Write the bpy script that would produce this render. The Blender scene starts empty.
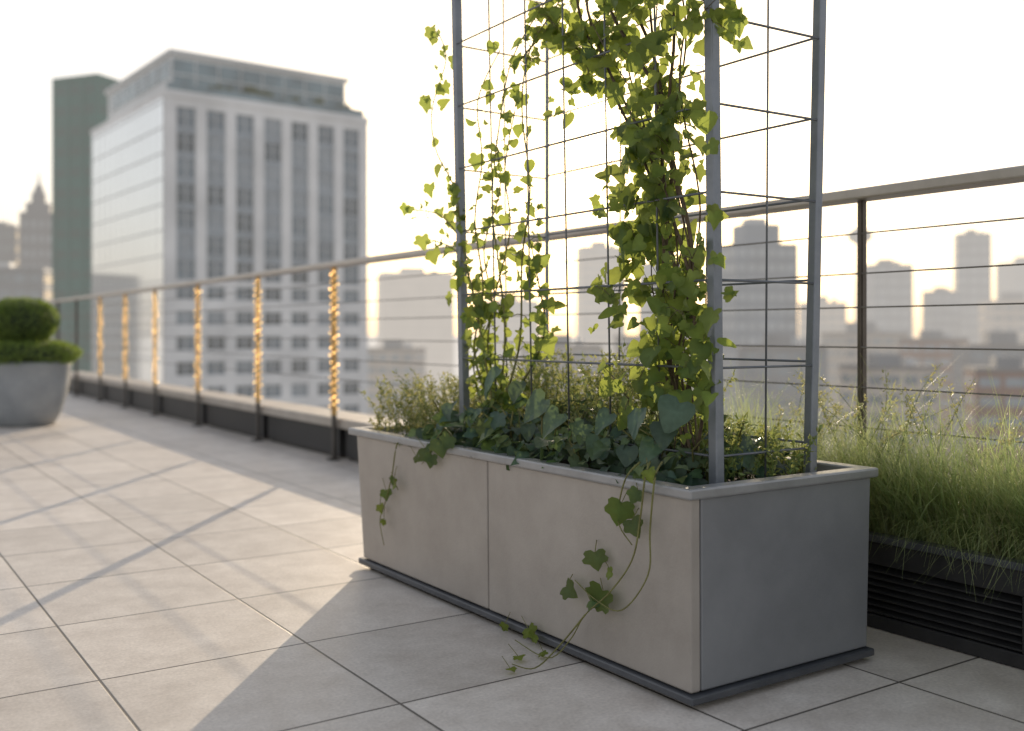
import bpy, math, random
from mathutils import Vector, Matrix
random.seed(7)
R_ = math.radians
SC = bpy.context.scene
COL = SC.collection
F = 1017.0; HZ = 332.0; CH = 0.85
FW = Vector((.5597, .8287, 0)); RT = Vector((.8287, -.5597, 0))

# ---------------------------------------------------------------- helpers
def at(x, D, z=0.0):
    p = FW*D + RT*((x-512)/F*D); p.z = z; return p
def ground(x, y, z=0.0):
    return at(x, F*(CH-z)/(y-HZ), z)
def on_x(x, y, X):
    r = (x-512)/F; D = X/(.5597+.8287*r)
    return Vector((X, D*(.8287-.5597*r), CH-(y-HZ)*D/F))

class MB:
    def __init__(s): s.v=[]; s.f=[]
    def box(s, x0,x1,y0,y1,z0,z1):
        b=len(s.v)
        s.v += [(x0,y0,z0),(x1,y0,z0),(x1,y1,z0),(x0,y1,z0),(x0,y0,z1),(x1,y0,z1),(x1,y1,z1),(x0,y1,z1)]
        s.f += [tuple(b+i for i in q) for q in ((0,3,2,1),(4,5,6,7),(0,1,5,4),(1,2,6,5),(2,3,7,6),(3,0,4,7))]
        return s
    def hexa(s, bot, top):
        b=len(s.v); s.v += list(bot)+list(top)
        s.f += [tuple(b+i for i in q) for q in ((0,3,2,1),(4,5,6,7),(0,1,5,4),(1,2,6,5),(2,3,7,6),(3,0,4,7))]
        return s
    def tube(s, pts, r, n=6):
        pts=[Vector(p) for p in pts]; m=len(pts); b=len(s.v)
        rr = r if isinstance(r,(list,tuple)) else [r]*m
        for i,p in enumerate(pts):
            d=(pts[min(i+1,m-1)]-pts[max(i-1,0)])
            if d.length<1e-9: d=Vector((0,0,1))
            d.normalize()
            u=d.cross(Vector((.31,.17,.93)) if abs(d.z)<.9 else Vector((1,.05,0))); u.normalize(); w=d.cross(u)
            for k in range(n):
                a=2*math.pi*k/n; s.v.append(tuple(p+(u*math.cos(a)+w*math.sin(a))*rr[i]))
        for i in range(m-1):
            for k in range(n):
                k2=(k+1)%n
                s.f.append((b+i*n+k, b+i*n+k2, b+(i+1)*n+k2, b+(i+1)*n+k))
        s.f.append(tuple(b+k for k in range(n))[::-1]); s.f.append(tuple(b+(m-1)*n+k for k in range(n)))
        return s
    def lathe(s, prof, n=40, c=(0,0)):
        b=len(s.v); m=len(prof)
        for (r,z) in prof:
            for k in range(n):
                a=2*math.pi*k/n; s.v.append((c[0]+r*math.cos(a), c[1]+r*math.sin(a), z))
        for i in range(m-1):
            for k in range(n):
                k2=(k+1)%n; s.f.append((b+i*n+k,b+i*n+k2,b+(i+1)*n+k2,b+(i+1)*n+k))
        s.f.append(tuple(b+k for k in range(n))[::-1]); s.f.append(tuple(b+(m-1)*n+k for k in range(n)))
        return s
    def ball(s, c, r, n=6):
        prof=[(max(r*math.sin(math.pi*i/n),r*.02), c[2]-r*math.cos(math.pi*i/n)) for i in range(n+1)]
        return s.lathe(prof, n+2, (c[0],c[1]))
    def mesh(s, name):
        me=bpy.data.meshes.new(name); me.from_pydata([tuple(v) for v in s.v],[],s.f); me.update(); return me
    def build(s, name, mat, parent=None, smooth=False, bevel=0, off=None):
        me=s.mesh(name); me.materials.append(mat)
        if smooth:
            for p in me.polygons: p.use_smooth=True
        return link(name, me, parent, bevel, off)
def link(name, me, parent=None, bevel=0, off=None):
    o=bpy.data.objects.new(name, me); COL.objects.link(o)
    if parent:
        o.parent=parent
        if off: o.matrix_parent_inverse=Matrix.Translation(-Vector(off))
    if bevel:
        b=o.modifiers.new('bevel','BEVEL'); b.width=bevel; b.segments=2; b.limit_method='ANGLE'
    return o
def tag(o,label=None,cat=None,group=None,kind=None):
    if label: o['label']=label
    if cat: o['category']=cat
    if group: o['group']=group
    if kind: o['kind']=kind
    return o
def thing(name,label,cat,loc=(0,0,0),rz=0,group=None):
    o=bpy.data.objects.new(name,None); COL.objects.link(o); o.location=loc; o.rotation_euler=(0,0,rz)
    o.empty_display_size=.1
    return tag(o,label,cat,group)

# ---------------------------------------------------------------- materials
def mk(name):
    m=bpy.data.materials.new(name); m.use_nodes=True
    nt=m.node_tree; return m, nt, nt.nodes['Principled BSDF'], nt.nodes['Material Output']
def N(nt,t,**k):
    n=nt.nodes.new(t)
    for a,b in k.items(): setattr(n,a,b)
    return n
def math_(nt,op,a,b=None):
    n=N(nt,'ShaderNodeMath',operation=op)
    for i,x in enumerate((a,b)):
        if x is None: continue
        if isinstance(x,(int,float)): n.inputs[i].default_value=x
        else: nt.links.new(x,n.inputs[i])
    return n.outputs[0]
def c4(c): return (c[0],c[1],c[2],1)
def mottled(name, a, b, scale=6, rough=.5, metal=0, bump=.05, detail=6, fine=90, spec=.5):
    m,nt,bs,out=mk(name); L=nt.links.new
    tc=N(nt,'ShaderNodeTexCoord')
    no=N(nt,'ShaderNodeTexNoise'); no.inputs['Scale'].default_value=scale; no.inputs['Detail'].default_value=detail; no.inputs['Roughness'].default_value=.65
    L(tc.outputs['Object'],no.inputs['Vector'])
    cr=N(nt,'ShaderNodeValToRGB'); cr.color_ramp.elements[0].position=.32; cr.color_ramp.elements[1].position=.68
    cr.color_ramp.elements[0].color=c4(a); cr.color_ramp.elements[1].color=c4(b)
    L(no.outputs['Fac'],cr.inputs['Fac']); L(cr.outputs['Color'],bs.inputs['Base Color'])
    n2=N(nt,'ShaderNodeTexNoise'); n2.inputs['Scale'].default_value=fine; n2.inputs['Detail'].default_value=4
    L(tc.outputs['Object'],n2.inputs['Vector'])
    bp=N(nt,'ShaderNodeBump'); bp.inputs['Strength'].default_value=bump; bp.inputs['Distance'].default_value=.01
    L(n2.outputs['Fac'],bp.inputs['Height']); L(bp.outputs['Normal'],bs.inputs['Normal'])
    rr=N(nt,'ShaderNodeMapRange'); rr.inputs['To Min'].default_value=max(rough-.1,.02); rr.inputs['To Max'].default_value=min(rough+.12,1)
    L(no.outputs['Fac'],rr.inputs['Value']); L(rr.outputs[0],bs.inputs['Roughness'])
    bs.inputs['Metallic'].default_value=metal
    bs.inputs['Specular IOR Level'].default_value=spec
    return m
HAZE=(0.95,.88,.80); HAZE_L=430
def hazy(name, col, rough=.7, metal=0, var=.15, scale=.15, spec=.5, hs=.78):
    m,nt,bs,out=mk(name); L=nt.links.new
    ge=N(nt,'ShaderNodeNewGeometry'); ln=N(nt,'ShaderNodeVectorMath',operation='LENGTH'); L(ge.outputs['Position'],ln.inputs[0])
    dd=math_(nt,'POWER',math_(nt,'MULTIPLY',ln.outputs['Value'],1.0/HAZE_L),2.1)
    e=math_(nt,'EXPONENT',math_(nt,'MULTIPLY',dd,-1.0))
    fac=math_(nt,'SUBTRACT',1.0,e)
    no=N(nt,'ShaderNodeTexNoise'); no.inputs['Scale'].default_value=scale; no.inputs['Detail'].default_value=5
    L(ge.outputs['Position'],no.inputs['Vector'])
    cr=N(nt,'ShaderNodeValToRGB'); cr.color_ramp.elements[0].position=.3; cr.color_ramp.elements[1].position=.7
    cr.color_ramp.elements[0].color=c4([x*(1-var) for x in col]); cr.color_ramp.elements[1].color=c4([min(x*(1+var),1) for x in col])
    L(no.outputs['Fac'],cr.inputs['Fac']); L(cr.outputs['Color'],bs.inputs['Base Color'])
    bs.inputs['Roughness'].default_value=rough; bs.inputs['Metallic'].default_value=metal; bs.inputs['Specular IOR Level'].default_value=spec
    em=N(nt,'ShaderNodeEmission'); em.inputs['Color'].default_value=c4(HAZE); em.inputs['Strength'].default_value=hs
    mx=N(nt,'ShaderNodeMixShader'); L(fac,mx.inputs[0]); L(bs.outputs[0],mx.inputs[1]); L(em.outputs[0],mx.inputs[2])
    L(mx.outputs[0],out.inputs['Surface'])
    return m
def leafmat(name, trans=.45, tint=(.42,.50,.05), rough=.38):
    m,nt,bs,out=mk(name); L=nt.links.new
    a=N(nt,'ShaderNodeAttribute',attribute_name='Col')
    tc=N(nt,'ShaderNodeTexCoord'); no=N(nt,'ShaderNodeTexNoise'); no.inputs['Scale'].default_value=70; no.inputs['Detail'].default_value=3
    L(tc.outputs['Object'],no.inputs['Vector'])
    mr=N(nt,'ShaderNodeMapRange'); mr.inputs['To Min'].default_value=.65; mr.inputs['To Max'].default_value=1.35; L(no.outputs['Fac'],mr.inputs['Value'])
    mu=N(nt,'ShaderNodeVectorMath',operation='SCALE'); L(a.outputs['Color'],mu.inputs[0]); L(mr.outputs[0],mu.inputs['Scale'])
    L(mu.outputs[0],bs.inputs['Base Color']); bs.inputs['Roughness'].default_value=rough
    bs.inputs['Specular IOR Level'].default_value=.35
    mi=N(nt,'ShaderNodeMix',data_type='RGBA'); mi.inputs[0].default_value=.55; L(mu.outputs[0],mi.inputs[6]); mi.inputs[7].default_value=c4(tint)
    tr=N(nt,'ShaderNodeBsdfTranslucent'); L(mi.outputs[2],tr.inputs['Color'])
    mx=N(nt,'ShaderNodeMixShader'); mx.inputs[0].default_value=trans; L(bs.outputs[0],mx.inputs[1]); L(tr.outputs[0],mx.inputs[2])
    L(mx.outputs[0],out.inputs['Surface']); return m
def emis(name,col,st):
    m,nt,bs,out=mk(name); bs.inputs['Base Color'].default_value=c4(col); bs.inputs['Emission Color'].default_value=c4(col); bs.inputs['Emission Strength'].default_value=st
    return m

# tiled terrace floor
def floor_mat():
    m,nt,bs,out=mk('terrace tiles'); L=nt.links.new
    ge=N(nt,'ShaderNodeNewGeometry'); sp=N(nt,'ShaderNodeSeparateXYZ'); L(ge.outputs['Position'],sp.inputs[0])
    u=math_(nt,'DIVIDE',math_(nt,'SUBTRACT',sp.outputs[0],.555),.535)
    v=math_(nt,'DIVIDE',math_(nt,'SUBTRACT',sp.outputs[1],2.62),.55)
    fu=math_(nt,'FLOOR',u); fv=math_(nt,'FLOOR',v)
    def edge(w,s):
        fr=math_(nt,'SUBTRACT',w,math_(nt,'FLOOR',w)); return math_(nt,'MULTIPLY',math_(nt,'MINIMUM',fr,math_(nt,'SUBTRACT',1.0,fr)),s)
    dist=math_(nt,'MINIMUM',edge(u,.535),edge(v,.55))
    jr=N(nt,'ShaderNodeMapRange'); jr.inputs['From Min'].default_value=.002; jr.inputs['From Max'].default_value=.0046; L(dist,jr.inputs['Value'])
    cb=N(nt,'ShaderNodeCombineXYZ'); L(fu,cb.inputs[0]); L(fv,cb.inputs[1])
    wn=N(nt,'ShaderNodeTexWhiteNoise',noise_dimensions='3D'); L(cb.outputs[0],wn.inputs['Vector'])
    off=N(nt,'ShaderNodeVectorMath',operation='SCALE'); L(wn.outputs['Color'],off.inputs[0]); off.inputs['Scale'].default_value=13
    ad=N(nt,'ShaderNodeVectorMath',operation='ADD'); L(ge.outputs['Position'],ad.inputs[0]); L(off.outputs[0],ad.inputs[1])
    no=N(nt,'ShaderNodeTexNoise'); no.inputs['Scale'].default_value=7; no.inputs['Detail'].default_value=10; no.inputs['Roughness'].default_value=.74; L(ad.outputs[0],no.inputs['Vector'])
    n2=N(nt,'ShaderNodeTexNoise'); n2.inputs['Scale'].default_value=120; n2.inputs['Detail'].default_value=4; L(ge.outputs['Position'],n2.inputs['Vector'])
    cr=N(nt,'ShaderNodeValToRGB'); cr.color_ramp.elements[0].position=.3; cr.color_ramp.elements[1].position=.68
    cr.color_ramp.elements[0].color=(.53,.462,.392,1); cr.color_ramp.elements[1].color=(.76,.69,.61,1); L(no.outputs['Fac'],cr.inputs['Fac'])
    tv=N(nt,'ShaderNodeMapRange'); tv.inputs['To Min'].default_value=.87; tv.inputs['To Max'].default_value=1.05; L(wn.outputs['Value'],tv.inputs['Value'])
    sv=N(nt,'ShaderNodeMapRange'); sv.inputs['To Min'].default_value=.72; sv.inputs['To Max'].default_value=1.28; L(n2.outputs['Fac'],sv.inputs['Value'])
    sc=N(nt,'ShaderNodeVectorMath',operation='SCALE'); L(cr.outputs['Color'],sc.inputs[0]); L(math_(nt,'MULTIPLY',tv.outputs[0],sv.outputs[0]),sc.inputs['Scale'])
    mi=N(nt,'ShaderNodeMix',data_type='RGBA'); L(jr.outputs[0],mi.inputs[0]); mi.inputs[6].default_value=(.08,.068,.055,1); L(sc.outputs[0],mi.inputs[7])
    L(mi.outputs[2],bs.inputs['Base Color'])
    rr=N(nt,'ShaderNodeMapRange'); rr.inputs['To Min'].default_value=.36; rr.inputs['To Max'].default_value=.6; L(no.outputs['Fac'],rr.inputs['Value']); L(rr.outputs[0],bs.inputs['Roughness'])
    hh=math_(nt,'ADD',math_(nt,'MULTIPLY',jr.outputs[0],.5),math_(nt,'ADD',math_(nt,'MULTIPLY',n2.outputs['Fac'],.12),math_(nt,'MULTIPLY',no.outputs['Fac'],.22)))
    bp=N(nt,'ShaderNodeBump'); bp.inputs['Strength'].default_value=.35; bp.inputs['Distance'].default_value=.006; L(hh,bp.inputs['Height']); L(bp.outputs['Normal'],bs.inputs['Normal'])
    return m
M={}
M['floor']=floor_mat()
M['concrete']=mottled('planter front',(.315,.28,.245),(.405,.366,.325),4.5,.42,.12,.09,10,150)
M['side']=mottled('planter side shade tone',(.195,.20,.208),(.245,.25,.258),3.5,.38,.2,.07,9,150)  # same material as the front; this side's weaker light painted in darker
M['rim']=mottled('planter rim',(.26,.26,.26),(.35,.35,.352),8,.3,.3,.05)
M['tray']=mottled('tray metal',(.07,.075,.085),(.11,.115,.125),9,.4,.4,.04)
M['soil']=mottled('soil',(.02,.014,.01),(.06,.042,.03),30,.95,0,1.0)
M['steel']=mottled('trellis steel',(.18,.197,.225),(.25,.268,.295),14,.45,.35,.05)
M['wire']=mottled('trellis wire',(.13,.14,.155),(.2,.21,.225),14,.5,.4,.02)
M['rail']=mottled('handrail',(.40,.36,.32),(.52,.475,.43),7,.32,.3,.05)
M['bronze']=mottled('bronze post',(.45,.28,.10),(.68,.46,.19),30,.33,.5,.2)
M['cable']=mottled('cable',(.16,.14,.12),(.22,.2,.17),14,.4,.7,.02)
M['darkpost']=mottled('dark post',(.05,.045,.04),(.09,.08,.07),14,.45,.4,.02)
M['brownpost']=mottled('brown post',(.075,.06,.048),(.12,.1,.08),14,.45,.4,.02)
M['black']=mottled('black trough',(.018,.018,.019),(.034,.033,.033),9,.5,.1,.05)
M['coping']=mottled('coping',(.38,.335,.285),(.50,.45,.39),5,.6,0,.15)
M['pot']=mottled('stoneware pot',(.235,.25,.262),(.32,.332,.34),6,.6,0,.15)
M['stem']=mottled('vine stem',(.12,.11,.03),(.2,.2,.06),40,.7,0,.2)
M['gstem']=mottled('green stem',(.10,.14,.035),(.17,.22,.06),40,.6,0,.1)
M['bark']=mottled('woody stem',(.07,.05,.03),(.14,.10,.06),30,.85,0,.5)
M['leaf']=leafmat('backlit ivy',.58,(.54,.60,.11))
M['dleaf']=leafmat('dark green ivy',.28,(.24,.34,.08),.36)  # darker green, less translucent leaf
M['herb']=leafmat('herb',.4,(.5,.48,.14),.5)
M['grass']=leafmat('grass',.55,(.64,.70,.29),.45)
M['topi']=leafmat('topiary',.4,(.36,.46,.07),.5)
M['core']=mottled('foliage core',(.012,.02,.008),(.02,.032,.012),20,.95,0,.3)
M['glint_bead']=emis('warm bulb',(1,.6,.2),8.0)  # emission stands for the gold glints on the railing posts
M['slabside']=mottled('slab side',(.2,.19,.18),(.28,.27,.25),1,.8)
# city
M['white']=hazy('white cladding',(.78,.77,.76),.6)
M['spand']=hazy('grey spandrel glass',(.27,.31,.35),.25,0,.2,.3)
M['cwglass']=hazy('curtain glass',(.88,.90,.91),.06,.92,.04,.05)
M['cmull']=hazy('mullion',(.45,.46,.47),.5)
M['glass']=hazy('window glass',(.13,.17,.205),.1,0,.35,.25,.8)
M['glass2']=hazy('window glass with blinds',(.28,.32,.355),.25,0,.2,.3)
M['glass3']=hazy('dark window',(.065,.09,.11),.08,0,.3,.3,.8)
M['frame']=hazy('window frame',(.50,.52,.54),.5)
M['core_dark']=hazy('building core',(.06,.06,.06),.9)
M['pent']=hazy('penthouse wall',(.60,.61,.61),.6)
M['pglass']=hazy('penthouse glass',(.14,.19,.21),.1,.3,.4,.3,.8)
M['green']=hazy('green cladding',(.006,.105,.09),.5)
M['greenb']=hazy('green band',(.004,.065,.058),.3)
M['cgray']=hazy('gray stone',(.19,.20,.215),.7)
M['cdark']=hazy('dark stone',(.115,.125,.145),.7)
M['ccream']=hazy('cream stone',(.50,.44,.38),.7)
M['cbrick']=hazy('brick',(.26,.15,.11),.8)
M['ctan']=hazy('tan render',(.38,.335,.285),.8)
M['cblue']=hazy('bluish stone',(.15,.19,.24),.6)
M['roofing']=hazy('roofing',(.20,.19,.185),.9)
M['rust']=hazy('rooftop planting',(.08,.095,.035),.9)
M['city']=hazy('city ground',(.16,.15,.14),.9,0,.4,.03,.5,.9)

# ---------------------------------------------------------------- leaves
RINGS=[[(0,0.02),(.16,-.13),(.38,-.11),(.48,.04),(.42,.2),(.57,.38),(.5,.56),(.28,.62),(.17,.8),(0,1)],
       [(0,0.02),(.18,-.12),(.42,-.08),(.53,.12),(.49,.3),(.43,.46),(.34,.6),(.2,.8),(.09,.93),(0,1)],
       [(0,0.02),(.17,-.1),(.38,-.1),(.49,.02),(.45,.17),(.55,.34),(.5,.5),(.31,.58),(.19,.78),(0,1)],
       [(0,0.0),(.2,-.06),(.36,.06),(.44,.22),(.44,.4),(.37,.58),(.27,.73),(.17,.85),(.07,.95),(0,1)]]
RINGS=[r+[(-a,b) for a,b in r[-2:0:-1]] for r in RINGS]
class Leaves:
    def __init__(s): s.v=[]; s.f=[]; s.c=[]
    def ivy(s,p,d,n,size,col,fold=.22,curl=.3,kind=None):
        d=Vector(d).normalized(); n=Vector(n); x=d.cross(n)
        if x.length<1e-4: x=d.orthogonal()
        x.normalize(); n=x.cross(d)
        b=len(s.v); p=Vector(p)
        j=random.uniform(.82,1.12); w=random.uniform(.85,1.15); tw=random.uniform(-.3,.3); fold*=random.uniform(.4,1.8)
        ring=RINGS[random.randrange(4) if kind is None else kind]
        pts=[(0,.36)]+ring
        for i,(a,y) in enumerate(pts):
            z=fold*abs(a)-curl*y*y+tw*a*y*2+random.uniform(-.04,.04)
            s.v.append(tuple(p+(x*(a*w)+d*(y*j)+n*z)*size))
            k=1.3 if i==0 else (.85 if i%2 else 1.0)
            s.c.append((col[0]*k,col[1]*k,col[2]*k,1))
        m=len(ring)
        for i in range(m): s.f.append((b,b+1+i,b+1+(i+1)%m))
    def quad(s,p,d,n,l,w,col):
        d=Vector(d).normalized(); x=d.cross(Vector(n))
        if x.length<1e-4: x=d.orthogonal()
        x.normalize(); p=Vector(p); b=len(s.v)
        s.v += [tuple(p),tuple(p+d*l*.5+x*w*.5),tuple(p+d*l),tuple(p+d*l*.5-x*w*.5)]
        s.c += [(*col,1)]*4; s.f.append((b,b+1,b+2,b+3))
    def blade(s,p,lean,h,w,col,droop):
        p=Vector(p); lean=Vector(lean); x=Vector((-lean.y,lean.x,0))
        if x.length<1e-4: x=Vector((1,0,0))
        x.normalize(); b=len(s.v); n=5
        for i in range(n+1):
            t=i/n; q=p+Vector((lean.x*t*t*h,lean.y*t*t*h,h*(t-droop*t*t*t)))
            ww=w*(1-t*.93)
            s.v += [tuple(q-x*ww),tuple(q+x*ww)]
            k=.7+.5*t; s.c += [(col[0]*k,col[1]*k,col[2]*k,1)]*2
        for i in range(n): a=b+2*i; s.f.append((a,a+1,a+3,a+2))
    def build(s,name,mat,parent=None,off=None):
        me=bpy.data.meshes.new(name); me.from_pydata(s.v,[],s.f)
        ca=me.color_attributes.new('Col','FLOAT_COLOR','POINT')
        ca.data.foreach_set('color',[q for c in s.c for q in c])
        me.polygons.foreach_set('use_smooth',[True]*len(me.polygons))
        me.materials.append(mat); me.update()
        return link(name,me,parent,0,off)
U=random.uniform; G=random.gauss
def rv(a=1): return Vector((U(-a,a),U(-a,a),U(-a,a)))
def vary(c,a=.25):
    k=U(1-a,1+a); return (c[0]*k*U(.9,1.12),c[1]*k,c[2]*k*U(.85,1.15))
def smoothpath(pts,n=5):
    out=[]; P=[Vector(p) for p in pts]
    for i in range(len(P)-1):
        p0=P[max(i-1,0)];p1=P[i];p2=P[i+1];p3=P[min(i+2,len(P)-1)]
        for k in range(n):
            t=k/n
            out.append(.5*((2*p1)+(p2-p0)*t+(2*p0-5*p1+4*p2-p3)*t*t+(3*p1-p0-3*p2+p3)*t*t*t))
    out.append(P[-1]); return out

# ---------------------------------------------------------------- setting
RX=2.80; RZ=1.313
o=MB().box(-9,3.16,-5,17.6,-35,-.06).build('terrace_base',M['slabside']); tag(o,kind='structure')
o=MB().box(-9,3.16,-5,17.6,-.056,0).build('terrace_floor',M['floor']); tag(o,kind='structure')
g=MB(); g.v=[(-4000,-4000,-35.1),(6000,-4000,-35.1),(6000,9000,-35.1),(-4000,9000,-35.1)]; g.f=[(0,1,2,3)]
tag(g.build('city_ground',M['city']),kind='structure')

# ---------------------------------------------------------------- main planter
PX0,PX1,PY0,PY1=1.612,2.235,1.668,3.345
pl=thing('planter','large rectangular grey concrete planter with trellis and ivy standing on the terrace tiles','planter',(PX0,PY0,0))
off=(PX0,PY0,0)
ZB,ZT=.036,.473
def panel(y0,y1,ty0,ty1):
    return MB().hexa([(PX0,y0,ZB),(PX0+.03,y0,ZB),(PX0+.03,y1,ZB),(PX0,y1,ZB)],[(PX0-.004,ty0,ZT),(PX0+.026,ty0,ZT),(PX0+.026,ty1,ZT),(PX0-.004,ty1,ZT)])
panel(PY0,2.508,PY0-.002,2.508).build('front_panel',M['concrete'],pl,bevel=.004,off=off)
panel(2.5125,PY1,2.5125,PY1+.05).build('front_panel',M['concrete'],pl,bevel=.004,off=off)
MB().box(PX0+.024,PX0+.034,2.48,2.54,ZB+.002,ZT-.002).build('seam_strip',M['tray'],pl,off=off)
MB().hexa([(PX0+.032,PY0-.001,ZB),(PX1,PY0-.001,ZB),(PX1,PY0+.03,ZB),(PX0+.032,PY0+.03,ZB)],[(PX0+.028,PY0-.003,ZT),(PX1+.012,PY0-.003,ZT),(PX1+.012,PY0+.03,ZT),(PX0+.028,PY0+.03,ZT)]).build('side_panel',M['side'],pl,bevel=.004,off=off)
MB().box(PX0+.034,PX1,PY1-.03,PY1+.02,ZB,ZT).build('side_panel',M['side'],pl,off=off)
MB().box(PX1-.03,PX1,PY0+.034,PY1-.034,ZB,ZT).build('back_panel',M['concrete'],pl,off=off)
rim=MB(); rx0,rx1,ry0,ry1=1.596,2.267,1.654,3.445; rw=.046; z0,z1=.4735,.498
rim.v=[]
for z in (z0,z1):
    rim.v += [(rx0,ry0,z),(rx1,ry0,z),(rx1,ry1,z),(rx0,ry1,z),(rx0+rw,ry0+rw,z),(rx1-rw,ry0+rw,z),(rx1-rw,ry1-rw,z),(rx0+rw,ry1-rw,z)]
for i in range(4):
    j=(i+1)%4
    rim.f += [(i,j,8+j,8+i),(4+j,4+i,12+i,12+j),(8+i,8+j,12+j,12+i),(j,i,4+i,4+j)]
rim.build('rim',M['rim'],pl,bevel=.005,off=off)
MB().box(PX0-.012,PX1+.012,PY0-.016,PY1+.02,.014,.033).build('base_tray',M['tray'],pl,bevel=.004,off=off)
MB().box(PX0+.02,PX1-.02,PY0+.02,PY1-.02,.001,.013).build('foot_frame',M['black'],pl,off=off)
s=MB(); nx,ny=14,36
for j in range(ny+1):
    for i in range(nx+1): s.v.append((1.652+(2.20-1.652)*i/nx,1.71+(3.36-1.71)*j/ny,.455+U(-.008,.012)))
for j in range(ny):
    for i in range(nx): a=j*(nx+1)+i; s.f.append((a,a+1,a+nx+2,a+nx+1))
s.build('soil',M['soil'],pl,True,off=off)

# ---------------------------------------------------------------- trellis (posts splay outward a little)
TX0,TX1,TY0,TY1=1.785,2.125,1.76,2.925; TZ=2.34
tr=thing('trellis','tall grey steel trellis of posts and wire grid standing in the concrete planter','trellis',(TX0,TY0,.45)); off=(TX0,TY0,.45)
POST={'a':((TX0,TY0),(-.014,.012),.0138),'b':((TX1,TY0),(.052,-.006),.0128),'c':((TX0,TY1),(.0,.07),.0138),'d':((TX1,TY1),(.052,.07),.006)}
def pp(k,z,dx=0,dy=0):
    (x,y),(sx,sy),_=POST[k]; q=(z-.5)/1.84
    return (x+sx*q+dx,y+sy*q+dy,z)
for k,(c,sl,hh) in POST.items():
    B=[];T=[]
    for dx,dy in ((-hh,-hh),(hh,-hh),(hh,hh),(-hh,hh)): B.append(pp(k,.44,dx,dy)); T.append(pp(k,TZ,dx,dy))
    MB().hexa(B,T).build('post',M['steel'],tr,bevel=.003,off=off)
zs=[.55+.213*k for k in range(9)]
def lerp3(a,b,t): return tuple(a[i]+(b[i]-a[i])*t for i in range(3))
def wpanel(k0,k1,fr,dx=0,dy=0,dz=0,vx=0,vy=0):
    m=MB()
    for z in zs: m.tube([pp(k0,z+dz,dx,dy),pp(k1,z+dz,dx,dy)],.0032,6)
    for f in fr: m.tube([lerp3(pp(k0,.45,vx,vy),pp(k1,.45,vx,vy),f),lerp3(pp(k0,TZ,vx,vy),pp(k1,TZ,vx,vy),f)],.0028,6)
    m.build('wire_panel',M['wire'],tr,True,off=off)
wpanel('a','c',(.17,.34,.5,.66,.83),-.008,0,0,-.0015,0)
wpanel('a','b',(.5,),0,-.008,0,0,-.0015)
wpanel('b','d',(.33,.66),.006,0,.01,-.001,0)
wpanel('c','d',(.5,),0,.006,0,0,-.001)
MB().tube([pp('a',TZ-.02),pp('b',TZ-.02)],.01,8).build('top_bar',M['steel'],tr,off=off)
MB().tube([pp('a',TZ-.045),pp('c',TZ-.045)],.01,8).build('top_bar',M['steel'],tr,off=off)

# ---------------------------------------------------------------- dense climbing vine
GL=(.09,.15,.04); GM=(.065,.12,.035); GD=(.036,.078,.03); YL=(.15,.21,.045)
vine=thing('climbing_vine','dense green leafy vine climbing the near half of the wire trellis','vine',(1.80,2.0,.46)); off=(1.80,2.0,.46)
lv=Leaves(); st=MB()
def cen(y):
    K=[(-220,615,85),(0,628,74),(60,642,58),(120,656,41),(180,660,38),(240,664,41),(300,666,38),(360,677,39),(430,684,42)]
    for (a,b) in zip(K,K[1:]):
        if y<=b[0]:
            q=(y-a[0])/(b[0]-a[0]); return a[1]+q*(b[1]-a[1]), a[2]+q*(b[2]-a[2])
    return K[-1][1:]
for k in range(11):
    bx=U(668,705); pts=[]
    ph=U(0,6)
    for y in range(450,-230,-40):
        c,w=cen(y); q=(450-y)/680
        x=(bx*(1-min(q*1.6,1))+(c+ (k-5)*w*.16)*min(q*1.6,1))+math.sin(ph+y*.025)*9
        pts.append(on_x(x,y,TX0+.03+.035*math.sin(ph+y*.016)))
    st.tube(smoothpath(pts,3),random.choice((U(.0035,.0055),U(.0015,.0028))),6)
NC=122
cl=[-210+635*(k+U(0,1))/NC for k in range(NC)]
for cy in cl:
    c,w=cen(cy); cx=max(min(G(c,w*.65),c+w*1.05),c-w*1.6); cX=TX0+U(-.08,.12); tone=U(0,1)
    hub=on_x(cx,cy,cX)
    for k in range(random.randint(7,16)):
        y=cy+G(0,16); x=cx+G(0,14)
        if (x-596)**2+(y-112)**2<28**2: continue
        if x>720 and y>45: continue
        p=on_x(x,y,cX+G(0,.022))
        col=vary(GL if tone>.45 else (GM if tone>.15 else GD))
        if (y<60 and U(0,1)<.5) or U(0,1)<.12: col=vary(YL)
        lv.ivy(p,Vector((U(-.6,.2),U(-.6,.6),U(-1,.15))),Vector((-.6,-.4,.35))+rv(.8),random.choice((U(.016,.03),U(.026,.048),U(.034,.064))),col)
        if U(0,1)<.35: st.tube([hub,hub.lerp(p,.5)+Vector((0,0,.006)),p],.0009,4)
for (x,y) in ((722,8),(735,20),(742,42),(728,30),(716,18),(738,10),(700,380),(725,295),(716,262),(708,212)):
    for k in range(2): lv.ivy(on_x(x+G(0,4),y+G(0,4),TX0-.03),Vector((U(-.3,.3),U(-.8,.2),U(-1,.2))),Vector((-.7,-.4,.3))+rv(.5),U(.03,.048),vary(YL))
lv.build('foliage',M['leaf'],vine,off)
st.build('stem',M['bark'],vine,True,off=off)

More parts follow.
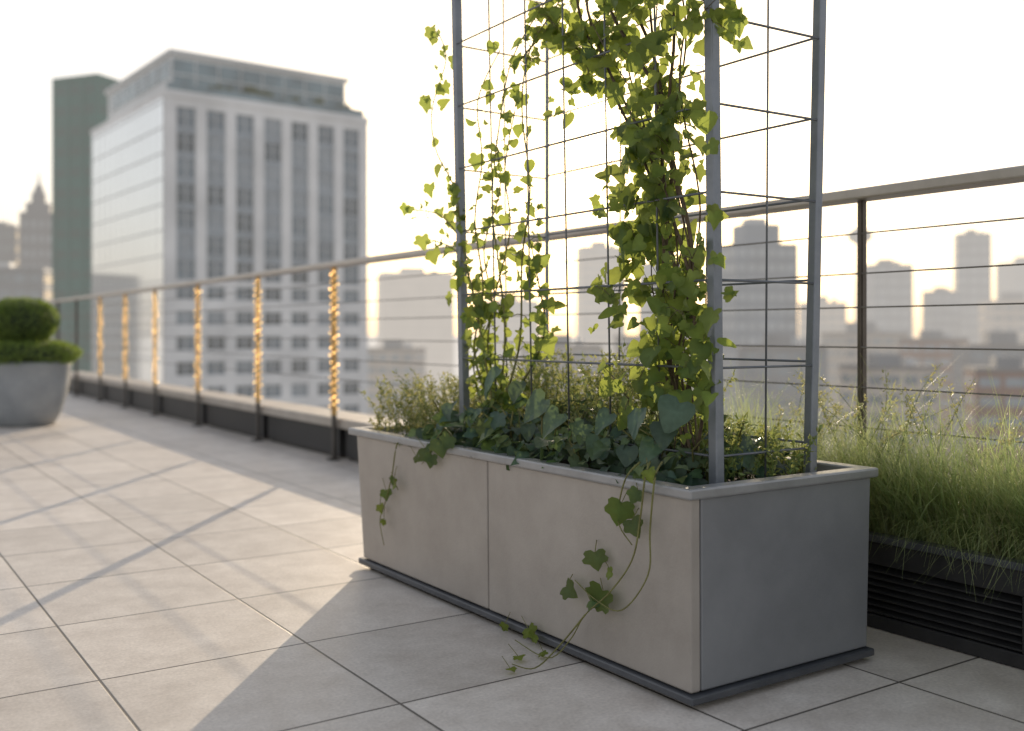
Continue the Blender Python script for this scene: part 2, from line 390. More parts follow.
# ---------------------------------------------------------------- airy climbing vine on the left
v2=thing('climbing_vine','sparse yellow green vine with thin stems climbing the far end of the trellis','vine',(1.80,2.85,.46)); off=(1.80,2.85,.46)
lv=Leaves(); st=MB()
paths=[[(492,400),(480,330),(470,280),(455,250),(432,240)],
       [(492,400),(478,320),(462,240),(455,190),(436,150),(432,110),(446,60),(438,32)],
       [(500,400),(505,330),(498,260),(492,200),(500,120),(512,60),(540,10),(575,-40)],
       [(505,400),(520,340),(522,260),(530,190),(522,110),(530,50),(560,0),(590,-60)],
       [(512,400),(535,360),(545,325),(538,280),(530,240)],
       [(486,395),(474,350),(483,290),(475,220),(482,160),(478,100),(500,50)],
       [(500,400),(488,350),(494,300),(510,230),(505,170),(515,110)],
       [(480,400),(474,360),(492,310),(484,250),(500,190),(496,140)],
       [(520,60),(545,35),(570,40),(600,20)],[(462,240),(440,215),(415,210)],[(540,10),(560,30),(585,60),(590,90)]]
dens=[1.0,.85,1.2,1.2,1.4,1.1,1.2,1.2,2.2,.9,1.6]
for pa,dn in zip(paths,dens):
    cX=TX0+U(-.03,.03)
    P=smoothpath([on_x(x,y,cX+G(0,.012)) for x,y in pa],6)
    st.tube(P,[.0036*(1-.45*i/len(P)) for i in range(len(P))],5)
    for i,p in enumerate(P):
        low=i<len(P)*.42
        if U(0,1)<dn*.75*(1.4 if low else 1):
            for k in range(2 if dn>1.3 or (low and U(0,1)<.65) else 1):
                q=p+rv(.028); st.tube([p,p.lerp(q,.5)+Vector((0,0,.004)),q],.0013,4)
                lv.ivy(q,Vector((U(-.5,.3),U(-.7,.7),U(-1,.4))),Vector((-.7,-.4,.3))+rv(.65),U(.02,.05),vary(YL if U(0,1)<.45 else GL,.3))
for (x,y,sz) in ((435,33,.055),(441,72,.03),(430,105,.06),(447,90,.04),(434,190,.055),(411,211,.045),(426,242,.05),(437,256,.05),(460,285,.05),(455,300,.04),(520,97,.05),(548,345,.06),(540,318,.05)):
    lv.ivy(on_x(x-4,y-6,TX0-.02),Vector((U(-.2,.2),U(-.5,.5),-.6)),Vector((-.8,-.4,.2))+rv(.3),sz*1.1,vary(YL,.15),.2,.25,random.choice((0,2)))
lv.build('foliage',M['leaf'],v2,off); st.build('stem',M['stem'],v2,True,off=off)

# ---------------------------------------------------------------- ground ivy in planter
gi=thing('ivy_plant','dark broad leaved ivy spreading over the soil inside the concrete planter','ivy',(1.9,2.4,.46)); off=(1.9,2.4,.46)
lv=Leaves(); st=MB()
IC=[(.045,.085,.05),(.07,.115,.06),(.10,.155,.06),(.065,.10,.07),(.14,.18,.07),(.12,.17,.05)]
for k in range(1150):
    y=U(1.80,3.08); x=U(1.63,2.16)
    hh=.18*math.sin(math.pi*min(max((y-1.70)/1.45,0),1))**.6*(.75+.5*math.sin(y*9+x*5)*.5)
    u=U(.1,1.05)
    z=.475+hh*u*(1-.35*abs((x-1.9)/.28)**2)
    col=vary(random.choice(IC if u>.5 else IC[:4]),.35)
    lv.ivy((x,y,z),Vector((-.7+U(-.6,.6),-.35+U(-.8,.8),U(-.6,.25))),Vector((-.35,-.3,.9))+rv(.7),random.choice((U(.02,.04),U(.03,.065))),col,.16,.3)
for (x,y,sz) in ((500,385,.11),(520,398,.08),(452,420,.08),(545,415,.10),(560,430,.10),(585,440,.08),(610,430,.08),(640,425,.10),(665,440,.08),(680,418,.10),(530,440,.07),(600,455,.07),(630,462,.07),(475,425,.08),(500,430,.09),(655,460,.07),(425,445,.07)):
    lv.ivy(on_x(x,y-16,1.64+U(-.02,.05)),Vector((-.5,U(-.5,.5),-.6)),Vector((-.6,-.35,.65))+rv(.4),sz*.85,vary((.06,.10,.065),.3),.16,.25,random.choice((0,1,3)))
for k in range(60):
    y=U(1.85,3.0); x=U(1.7,2.1); st.tube([(x,y,.45),(x+U(-.06,.03),y+U(-.05,.05),.56),(x+U(-.1,.04),y+U(-.08,.08),.62)],.0025,5)
lv.build('foliage',M['dleaf'],gi,off); st.build('stem',M['stem'],gi,True,off=off)

# feathery herbs
def herb(name,label,x0,x1,y0,y1,n,h0,h1,cols,seedlean,leafl=.014,cat='plant'):
    T=thing(name,label,cat,((x0+x1)/2,(y0+y1)/2,.46)); off=T.location.copy()
    lv=Leaves(); st=MB()
    for k in range(n):
        p=Vector((U(x0,x1),U(y0,y1),.455)); hh=U(h0,h1); ln=Vector((U(-.5,.35)+seedlean[0],U(-.4,.4)+seedlean[1],0))*hh
        P=[p+ln*(t*t)+Vector((0,0,hh*t))+rv(.006) for t in (0,.3,.6,.85,1)]
        st.tube(P,[.0016,.0013,.001,.0008,.0005],4)
        for j in range(34):
            t=U(.2,.999); i=min(int(t*4),3); q=P[i].lerp(P[i+1],t*4-i)
            lv.quad(q+rv(.006),rv()+Vector((0,0,.5)),rv(),U(.7,1.6)*leafl,leafl*.45,vary(random.choice(cols),.3))
    lv.build('foliage',M['herb'],T,off); st.build('stem',M['gstem'],T,True,off=off)
    return T
herb('herb_plant','feathery pale yellow herb at the far left end of the concrete planter',1.66,2.12,2.92,3.37,270,.08,.25,[(.26,.28,.10),(.18,.22,.08),(.36,.33,.15)],(-.12,.12),.013)
herb('herb_plant','fine light green herb behind the right trellis posts in the planter',1.86,2.18,1.74,2.15,110,.06,.17,[(.15,.23,.06),(.22,.28,.09)],(0,-.1),.015)
herb('herb_plant','light green bushy herb behind the broad ivy in the middle of the planter',1.88,2.18,2.15,2.95,270,.15,.35,[(.17,.24,.07),(.25,.30,.11),(.32,.33,.14)],(-.05,0),.016)

# trailing vines
def trail(label,stems,leaves,X,loc):
    T=thing('trailing_vine',label,'vine',loc); off=loc
    st=MB(); lv=Leaves()
    def pt(x,y,XX):
        p=on_x(x,y,XX)
        if p.z<.012: p=ground(x,y,.012)
        return p
    for pa in stems:
        P=smoothpath([pt(x,y,X+dx) for x,y,dx in pa],6)
        st.tube(P,[.0026*(1-.5*i/len(P)) for i in range(len(P))],6)
    for (x,y,sz,ang,col) in leaves:
        p=pt(x,y,X-.02); d=Vector((-.15,math.sin(R_(ang)),-math.cos(R_(ang))))
        st.tube([pt(x+U(-10,10),y-12,X+.004),p],.0012,4)
        n=Vector((-.8,-.45,.25))+rv(.3)
        if p.z<.03: n=Vector((-.2,-.2,1)); d.z=.05
        lv.ivy(p,d,n,sz,vary(col,.15),.14,.2,random.choice((0,2)))
    lv.build('foliage',M['leaf'],T,off); st.build('stem',M['stem'],T,True,off=off)
A=(.055,.12,.035); B=(.05,.10,.05); Cc=(.14,.19,.03)
trail('long ivy runner trailing down the planter front to the tiles below',
 [[(650,462,.03),(645,478,-.025),(640,520,-.02),(632,560,-.03),(610,592,-.03),(585,615,-.03),(570,640,-.03),(548,658,-.03),(515,640,-.04)],
  [(662,462,.03),(655,478,-.025),(650,530,-.015),(648,575,-.03),(622,610,-.03),(596,600,-.03),(575,580,-.02)],
  [(640,462,.03),(625,480,-.02),(618,520,-.02),(632,545,-.02)],
  [(585,615,-.03),(560,645,-.04),(535,668,-.05),(512,664,-.06)]],
 [(622,502,.062,10,A),(632,520,.05,-40,B),(595,552,.055,-20,B),(566,586,.055,-70,B),(603,590,.085,25,A),(590,600,.045,-80,A),(528,628,.04,-60,Cc),(505,624,.032,20,Cc),(535,634,.035,30,Cc),(518,656,.03,-30,Cc),(545,655,.03,50,Cc),(510,668,.025,-90,Cc),(612,572,.03,60,Cc),(638,490,.04,30,B),(648,470,.04,-30,Cc)],
 1.602,(1.6,1.85,.49))
trail('short ivy sprig hanging down the far end of the planter front',
 [[(402,434,.04),(396,448,-.02),(392,475,-.02),(386,500,-.02),(380,520,-.02),(384,545,-.02)],[(392,475,-.02),(398,490,-.02)]],
 [(394,478,.03,30,A),(386,490,.045,-20,A),(380,505,.035,-40,Cc),(384,520,.025,10,Cc),(396,484,.03,60,Cc)],1.602,(1.6,3.2,.49))
trail('dark ivy sprig drooping over the planter rim left of the panel seam',
 [[(445,428,.05),(436,440,-.01),(428,455,-.02),(422,464,-.02)],[(445,428,.05),(452,436,.0),(446,447,-.012),(436,452,-.02)]],
 [(440,440,.065,-20,B),(425,448,.06,-50,B),(432,455,.05,10,B),(416,456,.035,-60,B),(450,436,.06,30,B)],1.602,(1.6,2.75,.49))

# ---------------------------------------------------------------- railing
RY0,RY1=-1.5,17.0
ra=thing('railing','long cable railing with pale flat handrail along the terrace edge','railing',(RX,RY0,0)); off=(RX,RY0,0)
MB().box(RX-.05,RX+.05,RY0,RY1,RZ-.034,RZ).build('handrail',M['rail'],ra,bevel=.006,off=off)
MB().box(-4,RX-.052,RY1-.045,RY1+.045,RZ-.033,RZ-.001).build('handrail',M['rail'],ra,bevel=.006,off=off)
py=[-.7,.7,2.108,3.02,4.60,6.257,7.689,9.231,10.68,11.93,13.19,14.6,15.9,16.98]
for y in py:
    lit=6<y<14
    w=.030 if lit else .009
    zb=.30 if lit else .012
    if lit: MB().box(RX-.01,RX+.01,y-.02,y+.02,.012,.299).build('post_foot',M['darkpost'],ra,off=off)
    MB().box(RX-.008,RX+.008,y-w,y+w,zb,RZ-.035).box(RX-.016,RX+.016,y-.006,y+.006,zb,RZ-.036).build('post',M['bronze'] if lit else M['brownpost'],ra,off=off)
    if not 2.4<y<4.5: MB().box(RX-.04,RX+.028,y-.04,y+.04,.001,.011).build('base_plate',M['darkpost'],ra,off=off)
for x in (1.4,0,-1.4,-2.8): MB().box(x-.02,x+.02,RY1-.01,RY1+.01,.001,RZ-.035).build('post',M['darkpost'],ra,off=off)
for z in (1.17,1.04,.93,.80,.67,.54):
    MB().tube([(RX-.012,RY0,z),(RX-.012,RY1,z),(-4,RY1-.012,z)],.0025,6).build('cable',M['cable'],ra,True,off=off)

ORD=['nearest','second','third','fourth','fifth','sixth','seventh','eighth','ninth']
bm_=MB().ball((0,0,0),.005,4).mesh('glint_bead'); bm_.materials.append(M['glint_bead'])
for i,y in enumerate([6.257,7.689,9.231,10.68,11.93,13.19]):  # glowing beads added round the posts to imitate gold sun glints
    t=thing('glint_beads',f'warm glowing beads added as glints round the {ORD[i]} gold railing post counted from the planter','glint beads',(RX,y,.3),0,'glint beads added round the railing posts')
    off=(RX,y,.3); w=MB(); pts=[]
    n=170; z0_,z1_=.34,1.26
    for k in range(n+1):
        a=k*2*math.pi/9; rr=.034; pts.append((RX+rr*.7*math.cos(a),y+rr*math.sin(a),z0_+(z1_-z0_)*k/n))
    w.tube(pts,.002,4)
    w.build('glint_cord',M['bronze'],t,True,off=off)
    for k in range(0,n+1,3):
        q=pts[k]; b=link('glint_bead',bm_,t); b.location=(q[0]-RX+U(-.004,.004),q[1]-y+U(-.006,.006),q[2]-.3); sc=U(.45,1.3); b.scale=(sc,sc,sc)

# low ledge troughs along the railing
ys=[4.68,6.257,7.689,9.231,10.68,11.93,13.19,14.6,15.9]
for i,(a,b) in enumerate(zip(ys,ys[1:])):
    a+=.05; b-=.05
    t=thing('trough',f'long black trough with pale stone coping under the railing, {ORD[i]} from the planter','trough',(2.97,(a+b)/2,0),0,'black troughs under the railing')
    off=(2.97,(a+b)/2,0)
    MB().box(2.86,3.12,a,b,.02,.207).build('body',M['black'],t,bevel=.006,off=off)
    MB().box(2.88,3.10,a+.02,b-.02,.001,.019).build('foot',M['darkpost'],t,off=off)
    MB().box(2.832,3.14,a-.045,b+.045,.209,.274).build('coping',M['coping'],t,bevel=.006,off=off)

# right trough with grass
gt=thing('trough','black metal trough with louvred vent holding grass right of the concrete planter','trough',(2.6,2.4,0)); off=(2.6,2.4,0)
gx0,gx1,gy0,gy1=2.49,2.745,.7,4.4
MB().box(gx0,gx0+.02,gy0,gy1,.185,.25).box(gx0,gx0+.02,gy0,gy1,.002,.04).box(gx0,gx0+.02,gy0,1.40,.0405,.1845).box(gx0,gx0+.02,2.7,gy1,.0405,.1845).box(gx1-.02,gx1,gy0,gy1,.002,.25).box(gx0+.0205,gx1-.0205,gy0,gy0+.02,.002,.25).box(gx0+.0205,gx1-.0205,gy1-.02,gy1,.002,.25).build('body',M['black'],gt,bevel=.003,off=off)
MB().box(gx0-.014,gx0+.03,gy0-.01,gy1+.01,.2515,.272).build('lip',M['tray'],gt,bevel=.003,off=off)
lo=MB()
for k in range(7):
    z=.045+.0195*k; lo.hexa([(gx0+.004,1.402,z),(gx0+.03,1.402,z+.011),(gx0+.03,2.698,z+.011),(gx0+.004,2.698,z)],[(gx0+.004,1.402,z+.005),(gx0+.03,1.402,z+.016),(gx0+.03,2.698,z+.016),(gx0+.004,2.698,z+.005)])
lo.build('vent',M['black'],gt,off=off)
MB().box(gx0+.045,gx0+.05,1.40,2.7,.04,.184).build('vent_backing',M['darkpost'],gt,off=off)
MB().box(gx0+.032,gx1-.022,gy0+.022,gy1-.022,.205,.235).build('soil',M['soil'],gt,off=off)
lv=Leaves()
GC=[(.26,.34,.13),(.36,.41,.20),(.18,.27,.10),(.46,.46,.26),(.22,.32,.12)]
for c in range(360):
    cx=U(gx0+.04,gx1-.02); cy=U(gy0+.03,3.0); base=random.choice(GC); ch=U(.8,1.25); lx=G(-.16,.24); ly=G(0,.25); kk=U(.7,1.25)
    for k in range(random.randint(22,48)):
        p=Vector((min(max(cx+G(0,.014),gx0+.033),gx1-.02),cy+G(0,.02),.23))
        hh=random.choice((U(.18,.36),U(.28,.48)))*ch
        cc=vary(base,.3)
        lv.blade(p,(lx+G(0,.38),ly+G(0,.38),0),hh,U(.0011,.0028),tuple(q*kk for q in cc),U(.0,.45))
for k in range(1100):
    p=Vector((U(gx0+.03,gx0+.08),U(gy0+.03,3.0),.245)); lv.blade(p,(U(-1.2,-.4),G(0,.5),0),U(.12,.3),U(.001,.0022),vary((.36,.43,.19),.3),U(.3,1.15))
gg=lv.build('trough_grass',M['grass']); tag(gg,'fine tufted green grass growing in the black louvred trough','grass',kind='stuff')
T2=thing('flowering_plant','taller wispy plant with pale tips rising from the grass by the dark railing post','plant',(2.7,2.2,.23)); off=(2.7,2.2,.23)
lv=Leaves(); st=MB()
for k in range(46):
    p=Vector((U(2.6,2.73),U(1.6,2.35),.23)); hh=U(.32,.52); ln=Vector((G(-.05,.16),G(0,.2),0))
    P=[p+ln*(q*q)+Vector((0,0,hh*q))+rv(.008) for q in (0,.3,.6,.85,1)]
    st.tube(P,[.0014,.0012,.001,.0008,.0005],4)
    for j in range(50):
        q=U(.6,.999); i=min(int(q*4),3); lv.quad(P[i].lerp(P[i+1],q*4-i)+rv(.009),rv()+Vector((0,0,.4)),rv(),U(.008,.018),.005,vary((.44,.42,.24) if q>.7 else (.2,.28,.1),.3))
lv.build('foliage',M['herb'],T2,off); st.build('stem',M['gstem'],T2,True,off=off)

# ---------------------------------------------------------------- round pot with topiary
pc=at(24,9.3,0)
pot=thing('flower_pot','round pale grey stoneware pot standing at the far left of the terrace','pot',tuple(pc)); off=tuple(pc)
MB().lathe([(.23,.001),(.26,.012),(.318,.12),(.366,.28),(.388,.42),(.393,.52),(.40,.535),(.40,.58),(.385,.585),(.365,.57),(.36,.52)],48,(pc.x,pc.y)).build('body',M['pot'],pot,True,off=off)
MB().lathe([(.35,.51),(.355,.535),(.05,.545)],32,(pc.x,pc.y)).build('soil',M['soil'],pot,off=off)
tp=thing('topiary','two tiered clipped green shrub with a ball on top growing in the round pot','shrub',(pc.x,pc.y,.55)); off=(pc.x,pc.y,.55)
MB().tube([(pc.x,pc.y,.55),(pc.x,pc.y,.95)],.025,8).build('trunk',M['bark'],tp,off=off)
def clump(c,rx,rz,n,col,l,name):
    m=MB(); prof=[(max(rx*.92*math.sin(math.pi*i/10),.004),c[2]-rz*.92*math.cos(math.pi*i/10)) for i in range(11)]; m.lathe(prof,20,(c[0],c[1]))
    o=m.build('inner_core',M['core'],tp,True,off=off)  # dark solid filling the inside of the leaf shell
    lv=Leaves()
    for k in range(n):
        d=rv().normalized(); k1=1+.03*math.sin(d.x*7+d.z*5)+U(-.04,.04)
        p=Vector((c[0]+d.x*rx*k1,c[1]+d.y*rx*k1,c[2]+d.z*rz*k1))
        lv.quad(p,d*.8+rv(.8),d+rv(.6),U(.7,1.3)*l,l*.5,vary(col,.35))
    lv.build(name,M['topi'],tp,off)
clump((pc.x,pc.y,.65),.46,.13,8000,(.18,.26,.055),.024,'lower_tier')
clump((pc.x-.02,pc.y,.95),.30,.205,8000,(.15,.22,.05),.022,'crown')

# ---------------------------------------------------------------- main office building
c0=at(165,130,-35)
of=thing('office_building','white office block with columns of dark windows and a glass side wall','building',tuple(c0),R_(3.17))
W,DP,H=29.4,34.0,67.0
MB().box(.4,W-.02,.45,DP,0,H-.4).build('core',M['core_dark'],of)
cw=2.6; cxs=[2.75+4.0*i for i in range(7)]
top=H-2.0
pi=MB(); edges=[0]+[q for c in cxs for q in (c-cw/2,c+cw/2)]+[W]
for k in range(0,len(edges),2): pi.box(edges[k],edges[k+1],0,.45,0,H-.9)
rows=[]; z=top
for k in range(14):
    hh=2.65 if k<7 else 1.85
    rows.append((z-hh,z)); z-=3.3
spm=MB().box(-cw/2+.002,cw/2-.002,.15,.449,0,3.3-2.65).mesh('spandrel'); spm.materials.append(M['spand'])
for c in cxs:
    zt=H-.9
    for k,(a,b) in enumerate(rows):
        if 0<k<7:
            so=link('spandrel',spm,of); so.location=(c,0,b)
        else: pi.box(c-cw/2-.01,c+cw/2+.01,.08,.449,b,zt)
        zt=a
    pi.box(c-cw/2-.01,c+cw/2+.01,.08,.449,0,zt)
pi.build('facade_piers',M['white'],of)
MB().box(-.1,W+.1,-.12,DP+.1,H-.89,H).build('parapet',M['white'],of)
MB().box(W-.018,W,.452,DP,0,H-.9).build('end_wall',M['white'],of)
cache={}
for i,c in enumerate(cxs):
    for (a,b) in rows:
        hh=round(b-a,2)
        if hh not in cache:
            fm=MB(); x=cw/2-.003
            fm.box(-x,-x+.09,.2,.3,0,hh).box(x-.09,x,.2,.3,0,hh).box(-.09,.09,.2,.3,0,hh).box(-x+.091,-.091,.2,.3,0,.09).box(.091,x-.091,.2,.3,0,.09).box(-x+.091,-.091,.2,.3,hh-.09,hh).box(.091,x-.091,.2,.3,hh-.09,hh).box(-x+.091,-.091,.2,.3,hh*.6,hh*.6+.09).box(.091,x-.091,.2,.3,hh*.6,hh*.6+.09)
            me=fm.mesh('window'); me.materials.append(M['frame'])
            ps=[]
            for mm in ('glass','glass2','glass3'):
                p=MB().box(-x,x,.33,.36,.01,hh-.01).mesh('pane'); p.materials.append(M[mm]); ps.append(p)
            cache[hh]=(me,ps)
        me,ps=cache[hh]
        wo=link('window',me,of); wo.location=(c,0,a)
        link('pane',random.choice([ps[0],ps[0],ps[1],ps[2]]),wo)
MB().box(-.02,.38,.5,DP,0,H-.9).build('glass_wall',M['cwglass'],of)
mu=MB()
for k in range(21): mu.box(-.08,-.022,.5,DP,H-1.6-3.3*k,H-1.45-3.3*k)
for k in range(13): mu.box(-.065,-.0225,.6+2.75*k,.7+2.75*k,0,H-.95)
mu.build('mullion',M['cmull'],of)
MB().box(1.6,26.9,2.2,31,H+.002,H+5.2).build('penthouse',M['pent'],of)
MB().box(1.2,27.4,1.8,31.5,H+5.202,H+5.75).build('penthouse_roof',M['pent'],of)
for k in range(8): MB().box(1.75+3.14*k,4.62+3.14*k,2.1,2.198,H+.3,H+4.6).build('penthouse_window',M['pglass'],of)
for k in range(6): MB().box(1.5,1.598,3+4.4*k,6.9+4.4*k,H+2.2,H+4.6).build('penthouse_window',M['pglass'],of)
MB().box(1.45,26.95,1.95,2.09,H+2.5,H+2.68).build('penthouse_transom',M['pent'],of)
MB().box(.3,28.9,.25,.3,H+.003,H+1.0).build('roof_railing',M['pglass'],of)
MB().box(28.85,28.9,.31,20,H+.003,H+1.0).build('roof_railing',M['pglass'],of)
for k in range(26):
    x=U(6,28.5); r=U(.5,1.4); b=MB()
    for q in range(6): b.ball((x+U(-.6,.6),1.1+U(-.3,.3),H+.6+U(0,.9)*r),r*U(.25,.48),5)
    b.build('roof_planting',M['rust'],of)

# ---------------------------------------------------------------- other city buildings
YAW=math.atan2(-.5597,.8287)
def city(name,label,x0,x1,yt,D,wall,win,phi=10,fl=3.4,wh=1.6,pier=3.2,low=-16,unit=True,cat='building',dr=.7,group=None):
    ph=R_(phi); Wd=(x1-x0)/F*D; w=Wd/(math.cos(ph)+dr*math.sin(abs(ph))); d=dr*w
    zt=CH-(yt-HZ)*D/F; Hh=zt+35
    c=at((x0+x1)/2,D+d/2,-35)
    t=thing(name,label,cat,tuple(c),YAW+ph)
    a,b=w/2,d/2
    MB().box(-a,a,-b,b,0,Hh-.7).build('wall',M[wall],t)
    MB().box(-a-.25,a+.25,-b-.25,b+.25,Hh-.698,Hh).build('roof',M['roofing'] if yt>330 else M[wall],t)
    z=Hh-1.6
    while z-wh>35+low:
        MB().box(-a-.06,a+.06,-b-.06,b+.06,z-wh,z).build('window_row',M[win],t); z-=fl
    if pier:
        m=MB(); n=max(int(w/pier),2)
        for k in range(n+1):
            x=-a+w*k/n; m.box(x-.35,x+.35,-b-.14,-b-.001,0,Hh-.702)
        n=max(int(d/pier),2)
        for k in range(n+1):
            y=-b+d*k/n
            for sx in (-1,1): m.box(min(sx*a,sx*(a+.14)),max(sx*a,sx*(a+.14)),y-.35+.4*(k==0),y+.35,0,Hh-.702)
        m.build('facade_piers',M[wall],t)
    if unit:
        MB().box(-a*.4,a*.25,-b*.3,b*.5,Hh+.002,Hh+min(2.6,w*.15)).build('rooftop_unit',M['cgray'],t)
        MB().box(a*.45,a*.65,-b*.2,b*.2,Hh+.002,Hh+min(1.5,w*.1)).build('rooftop_unit',M['cmull'],t)
    return t,w,d,Hh
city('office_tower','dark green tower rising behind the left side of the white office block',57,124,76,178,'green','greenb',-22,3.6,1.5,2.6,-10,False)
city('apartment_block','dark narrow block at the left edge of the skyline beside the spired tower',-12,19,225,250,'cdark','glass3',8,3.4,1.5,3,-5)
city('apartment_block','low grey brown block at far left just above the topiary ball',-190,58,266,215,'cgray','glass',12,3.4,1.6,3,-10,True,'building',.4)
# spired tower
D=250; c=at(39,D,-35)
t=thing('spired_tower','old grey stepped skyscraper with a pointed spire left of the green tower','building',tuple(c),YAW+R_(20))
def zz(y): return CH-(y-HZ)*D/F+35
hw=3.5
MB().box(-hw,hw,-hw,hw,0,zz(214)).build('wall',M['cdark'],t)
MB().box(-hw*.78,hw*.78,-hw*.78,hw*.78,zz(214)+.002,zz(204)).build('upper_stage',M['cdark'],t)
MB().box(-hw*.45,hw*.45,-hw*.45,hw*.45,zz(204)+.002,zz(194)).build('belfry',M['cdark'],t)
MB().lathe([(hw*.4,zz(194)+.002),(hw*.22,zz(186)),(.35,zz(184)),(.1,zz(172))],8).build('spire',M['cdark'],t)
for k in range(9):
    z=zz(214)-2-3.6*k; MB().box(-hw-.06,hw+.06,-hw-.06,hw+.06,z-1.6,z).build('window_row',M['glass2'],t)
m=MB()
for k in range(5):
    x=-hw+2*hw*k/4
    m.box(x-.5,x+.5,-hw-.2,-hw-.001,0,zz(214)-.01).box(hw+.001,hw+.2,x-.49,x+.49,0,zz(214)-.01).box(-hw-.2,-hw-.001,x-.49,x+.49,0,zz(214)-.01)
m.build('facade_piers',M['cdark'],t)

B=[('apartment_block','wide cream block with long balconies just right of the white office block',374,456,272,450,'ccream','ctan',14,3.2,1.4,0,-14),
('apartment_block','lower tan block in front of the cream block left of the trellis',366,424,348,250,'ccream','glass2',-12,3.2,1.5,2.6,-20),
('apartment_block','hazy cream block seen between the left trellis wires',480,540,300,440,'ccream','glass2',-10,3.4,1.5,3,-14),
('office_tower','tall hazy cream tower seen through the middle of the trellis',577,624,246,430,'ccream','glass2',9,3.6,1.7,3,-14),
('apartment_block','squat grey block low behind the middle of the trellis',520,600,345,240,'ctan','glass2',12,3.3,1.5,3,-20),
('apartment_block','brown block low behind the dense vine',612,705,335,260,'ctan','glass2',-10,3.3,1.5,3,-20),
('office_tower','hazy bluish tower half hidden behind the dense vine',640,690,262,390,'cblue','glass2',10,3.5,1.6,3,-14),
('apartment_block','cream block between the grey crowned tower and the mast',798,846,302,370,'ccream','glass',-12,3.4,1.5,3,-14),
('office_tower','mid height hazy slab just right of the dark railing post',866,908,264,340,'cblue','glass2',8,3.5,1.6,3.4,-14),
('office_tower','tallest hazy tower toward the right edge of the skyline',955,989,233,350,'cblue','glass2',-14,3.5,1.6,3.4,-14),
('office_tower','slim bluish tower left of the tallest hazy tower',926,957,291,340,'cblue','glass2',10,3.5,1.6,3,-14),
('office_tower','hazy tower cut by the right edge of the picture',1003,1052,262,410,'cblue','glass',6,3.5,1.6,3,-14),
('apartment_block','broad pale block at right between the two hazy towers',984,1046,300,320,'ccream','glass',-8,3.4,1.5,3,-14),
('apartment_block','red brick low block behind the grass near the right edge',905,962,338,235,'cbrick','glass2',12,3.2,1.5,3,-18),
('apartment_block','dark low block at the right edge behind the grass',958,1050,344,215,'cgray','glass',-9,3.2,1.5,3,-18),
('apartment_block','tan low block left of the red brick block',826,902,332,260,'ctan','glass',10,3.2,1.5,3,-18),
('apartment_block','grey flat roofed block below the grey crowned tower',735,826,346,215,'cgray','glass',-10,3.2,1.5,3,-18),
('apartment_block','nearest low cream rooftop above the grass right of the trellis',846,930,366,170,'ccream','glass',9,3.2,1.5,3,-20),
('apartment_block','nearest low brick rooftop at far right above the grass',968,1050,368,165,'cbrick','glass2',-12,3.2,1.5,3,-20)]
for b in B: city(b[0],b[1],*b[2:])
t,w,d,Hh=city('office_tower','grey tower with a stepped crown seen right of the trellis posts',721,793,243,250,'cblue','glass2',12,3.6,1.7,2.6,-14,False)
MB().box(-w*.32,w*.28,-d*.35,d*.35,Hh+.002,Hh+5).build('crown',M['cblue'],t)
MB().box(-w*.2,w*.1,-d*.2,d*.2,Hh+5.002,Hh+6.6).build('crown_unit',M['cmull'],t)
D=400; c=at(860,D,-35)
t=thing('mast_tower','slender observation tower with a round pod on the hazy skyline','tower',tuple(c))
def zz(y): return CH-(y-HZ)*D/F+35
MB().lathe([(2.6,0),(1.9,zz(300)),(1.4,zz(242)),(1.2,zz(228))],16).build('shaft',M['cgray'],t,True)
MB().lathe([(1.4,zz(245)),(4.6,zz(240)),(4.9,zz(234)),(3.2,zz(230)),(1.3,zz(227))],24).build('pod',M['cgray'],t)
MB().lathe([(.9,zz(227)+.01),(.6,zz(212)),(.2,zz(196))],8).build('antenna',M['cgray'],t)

# ---------------------------------------------------------------- light
EL=12.3
hd=(FW+RT*((598-512)/F)).normalized()
sd=Vector((hd.x*math.cos(R_(EL)),hd.y*math.cos(R_(EL)),math.sin(R_(EL))))
l=bpy.data.lights.new('sun','SUN'); l.energy=5.0; l.angle=R_(.35); l.color=(1,.82,.6)
lo_=bpy.data.objects.new('sun',l); COL.objects.link(lo_); lo_.rotation_euler=sd.to_track_quat('Z','Y').to_euler()
w=bpy.data.worlds.new('World'); SC.world=w; w.use_nodes=True; nt=w.node_tree
bg=nt.nodes['Background']; out=nt.nodes['World Output']
sk=N(nt,'ShaderNodeTexSky',sky_type='NISHITA'); sk.sun_disc=False; sk.sun_elevation=R_(EL); sk.sun_rotation=math.atan2(hd.x,hd.y)
sk.air_density=1.0; sk.dust_density=3.0; sk.ozone_density=1.5
nt.links.new(sk.outputs[0],bg.inputs['Color']); bg.inputs['Strength'].default_value=.055
tc=N(nt,'ShaderNodeTexCoord'); nv=N(nt,'ShaderNodeVectorMath',operation='NORMALIZE'); nt.links.new(tc.outputs['Generated'],nv.inputs[0])
sz=N(nt,'ShaderNodeSeparateXYZ'); nt.links.new(nv.outputs[0],sz.inputs[0])
cr=N(nt,'ShaderNodeValToRGB'); e0,e1=cr.color_ramp.elements[0],cr.color_ramp.elements[1]
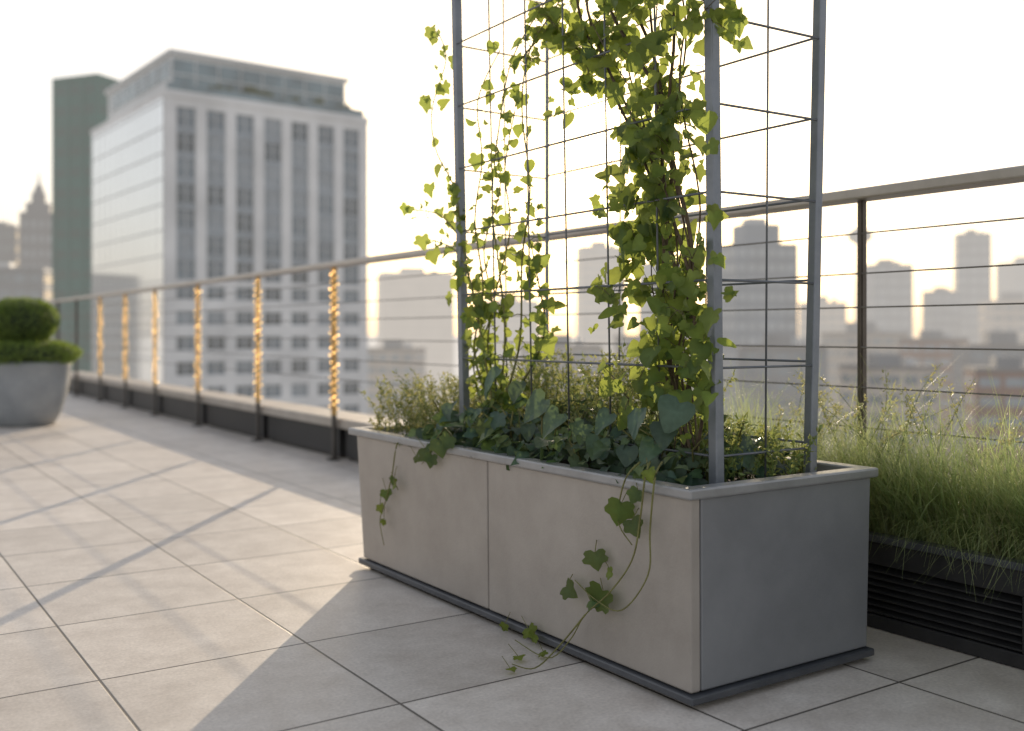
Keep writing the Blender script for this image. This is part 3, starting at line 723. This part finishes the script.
e0.position=.0; e0.color=(.68,.625,.56,1); e1.position=.75; e1.color=(.31,.34,.41,1)
e2=cr.color_ramp.elements.new(.14); e2.color=(.70,.685,.675,1)
e3=cr.color_ramp.elements.new(.32); e3.color=(.70,.695,.70,1)
nt.links.new(sz.outputs[2],cr.inputs['Fac'])
dt=N(nt,'ShaderNodeVectorMath',operation='DOT_PRODUCT'); nt.links.new(nv.outputs[0],dt.inputs[0]); dt.inputs[1].default_value=tuple(sd)
dm=math_(nt,'MAXIMUM',dt.outputs['Value'],0.0)
wm=N(nt,'ShaderNodeMix',data_type='RGBA'); nt.links.new(math_(nt,'POWER',dm,70.0),wm.inputs[0]); nt.links.new(cr.outputs['Color'],wm.inputs[6]); wm.inputs[7].default_value=(.9,.55,.12,1)
b2=N(nt,'ShaderNodeBackground'); nt.links.new(wm.outputs[2],b2.inputs['Color']); b2.inputs['Strength'].default_value=1.0
gl=math_(nt,'MULTIPLY',math_(nt,'POWER',dm,3500.0),8.0)
b3=N(nt,'ShaderNodeBackground'); b3.inputs['Color'].default_value=(1,.78,.45,1); nt.links.new(gl,b3.inputs['Strength'])
ad=N(nt,'ShaderNodeAddShader'); nt.links.new(bg.outputs[0],ad.inputs[0]); nt.links.new(b2.outputs[0],ad.inputs[1])
a2=N(nt,'ShaderNodeAddShader'); nt.links.new(ad.outputs[0],a2.inputs[0]); nt.links.new(b3.outputs[0],a2.inputs[1])
nt.links.new(a2.outputs[0],out.inputs['Surface'])

# ---------------------------------------------------------------- camera
cam=bpy.data.cameras.new('camera'); co=bpy.data.objects.new('camera',cam); COL.objects.link(co)
co.location=(0,0,CH); co.rotation_euler=(R_(90),0,-math.atan2(.5597,.8287))
cam.sensor_width=36; cam.lens=36*F/1024; cam.shift_y=-(365.5-HZ)/1024; cam.clip_end=12000; cam.clip_start=.05
cam.dof.use_dof=True; cam.dof.focus_distance=2.62; cam.dof.aperture_fstop=1.8
SC.camera=co
SC.view_settings.view_transform='Standard'; SC.view_settings.look='None'; SC.view_settings.exposure=0
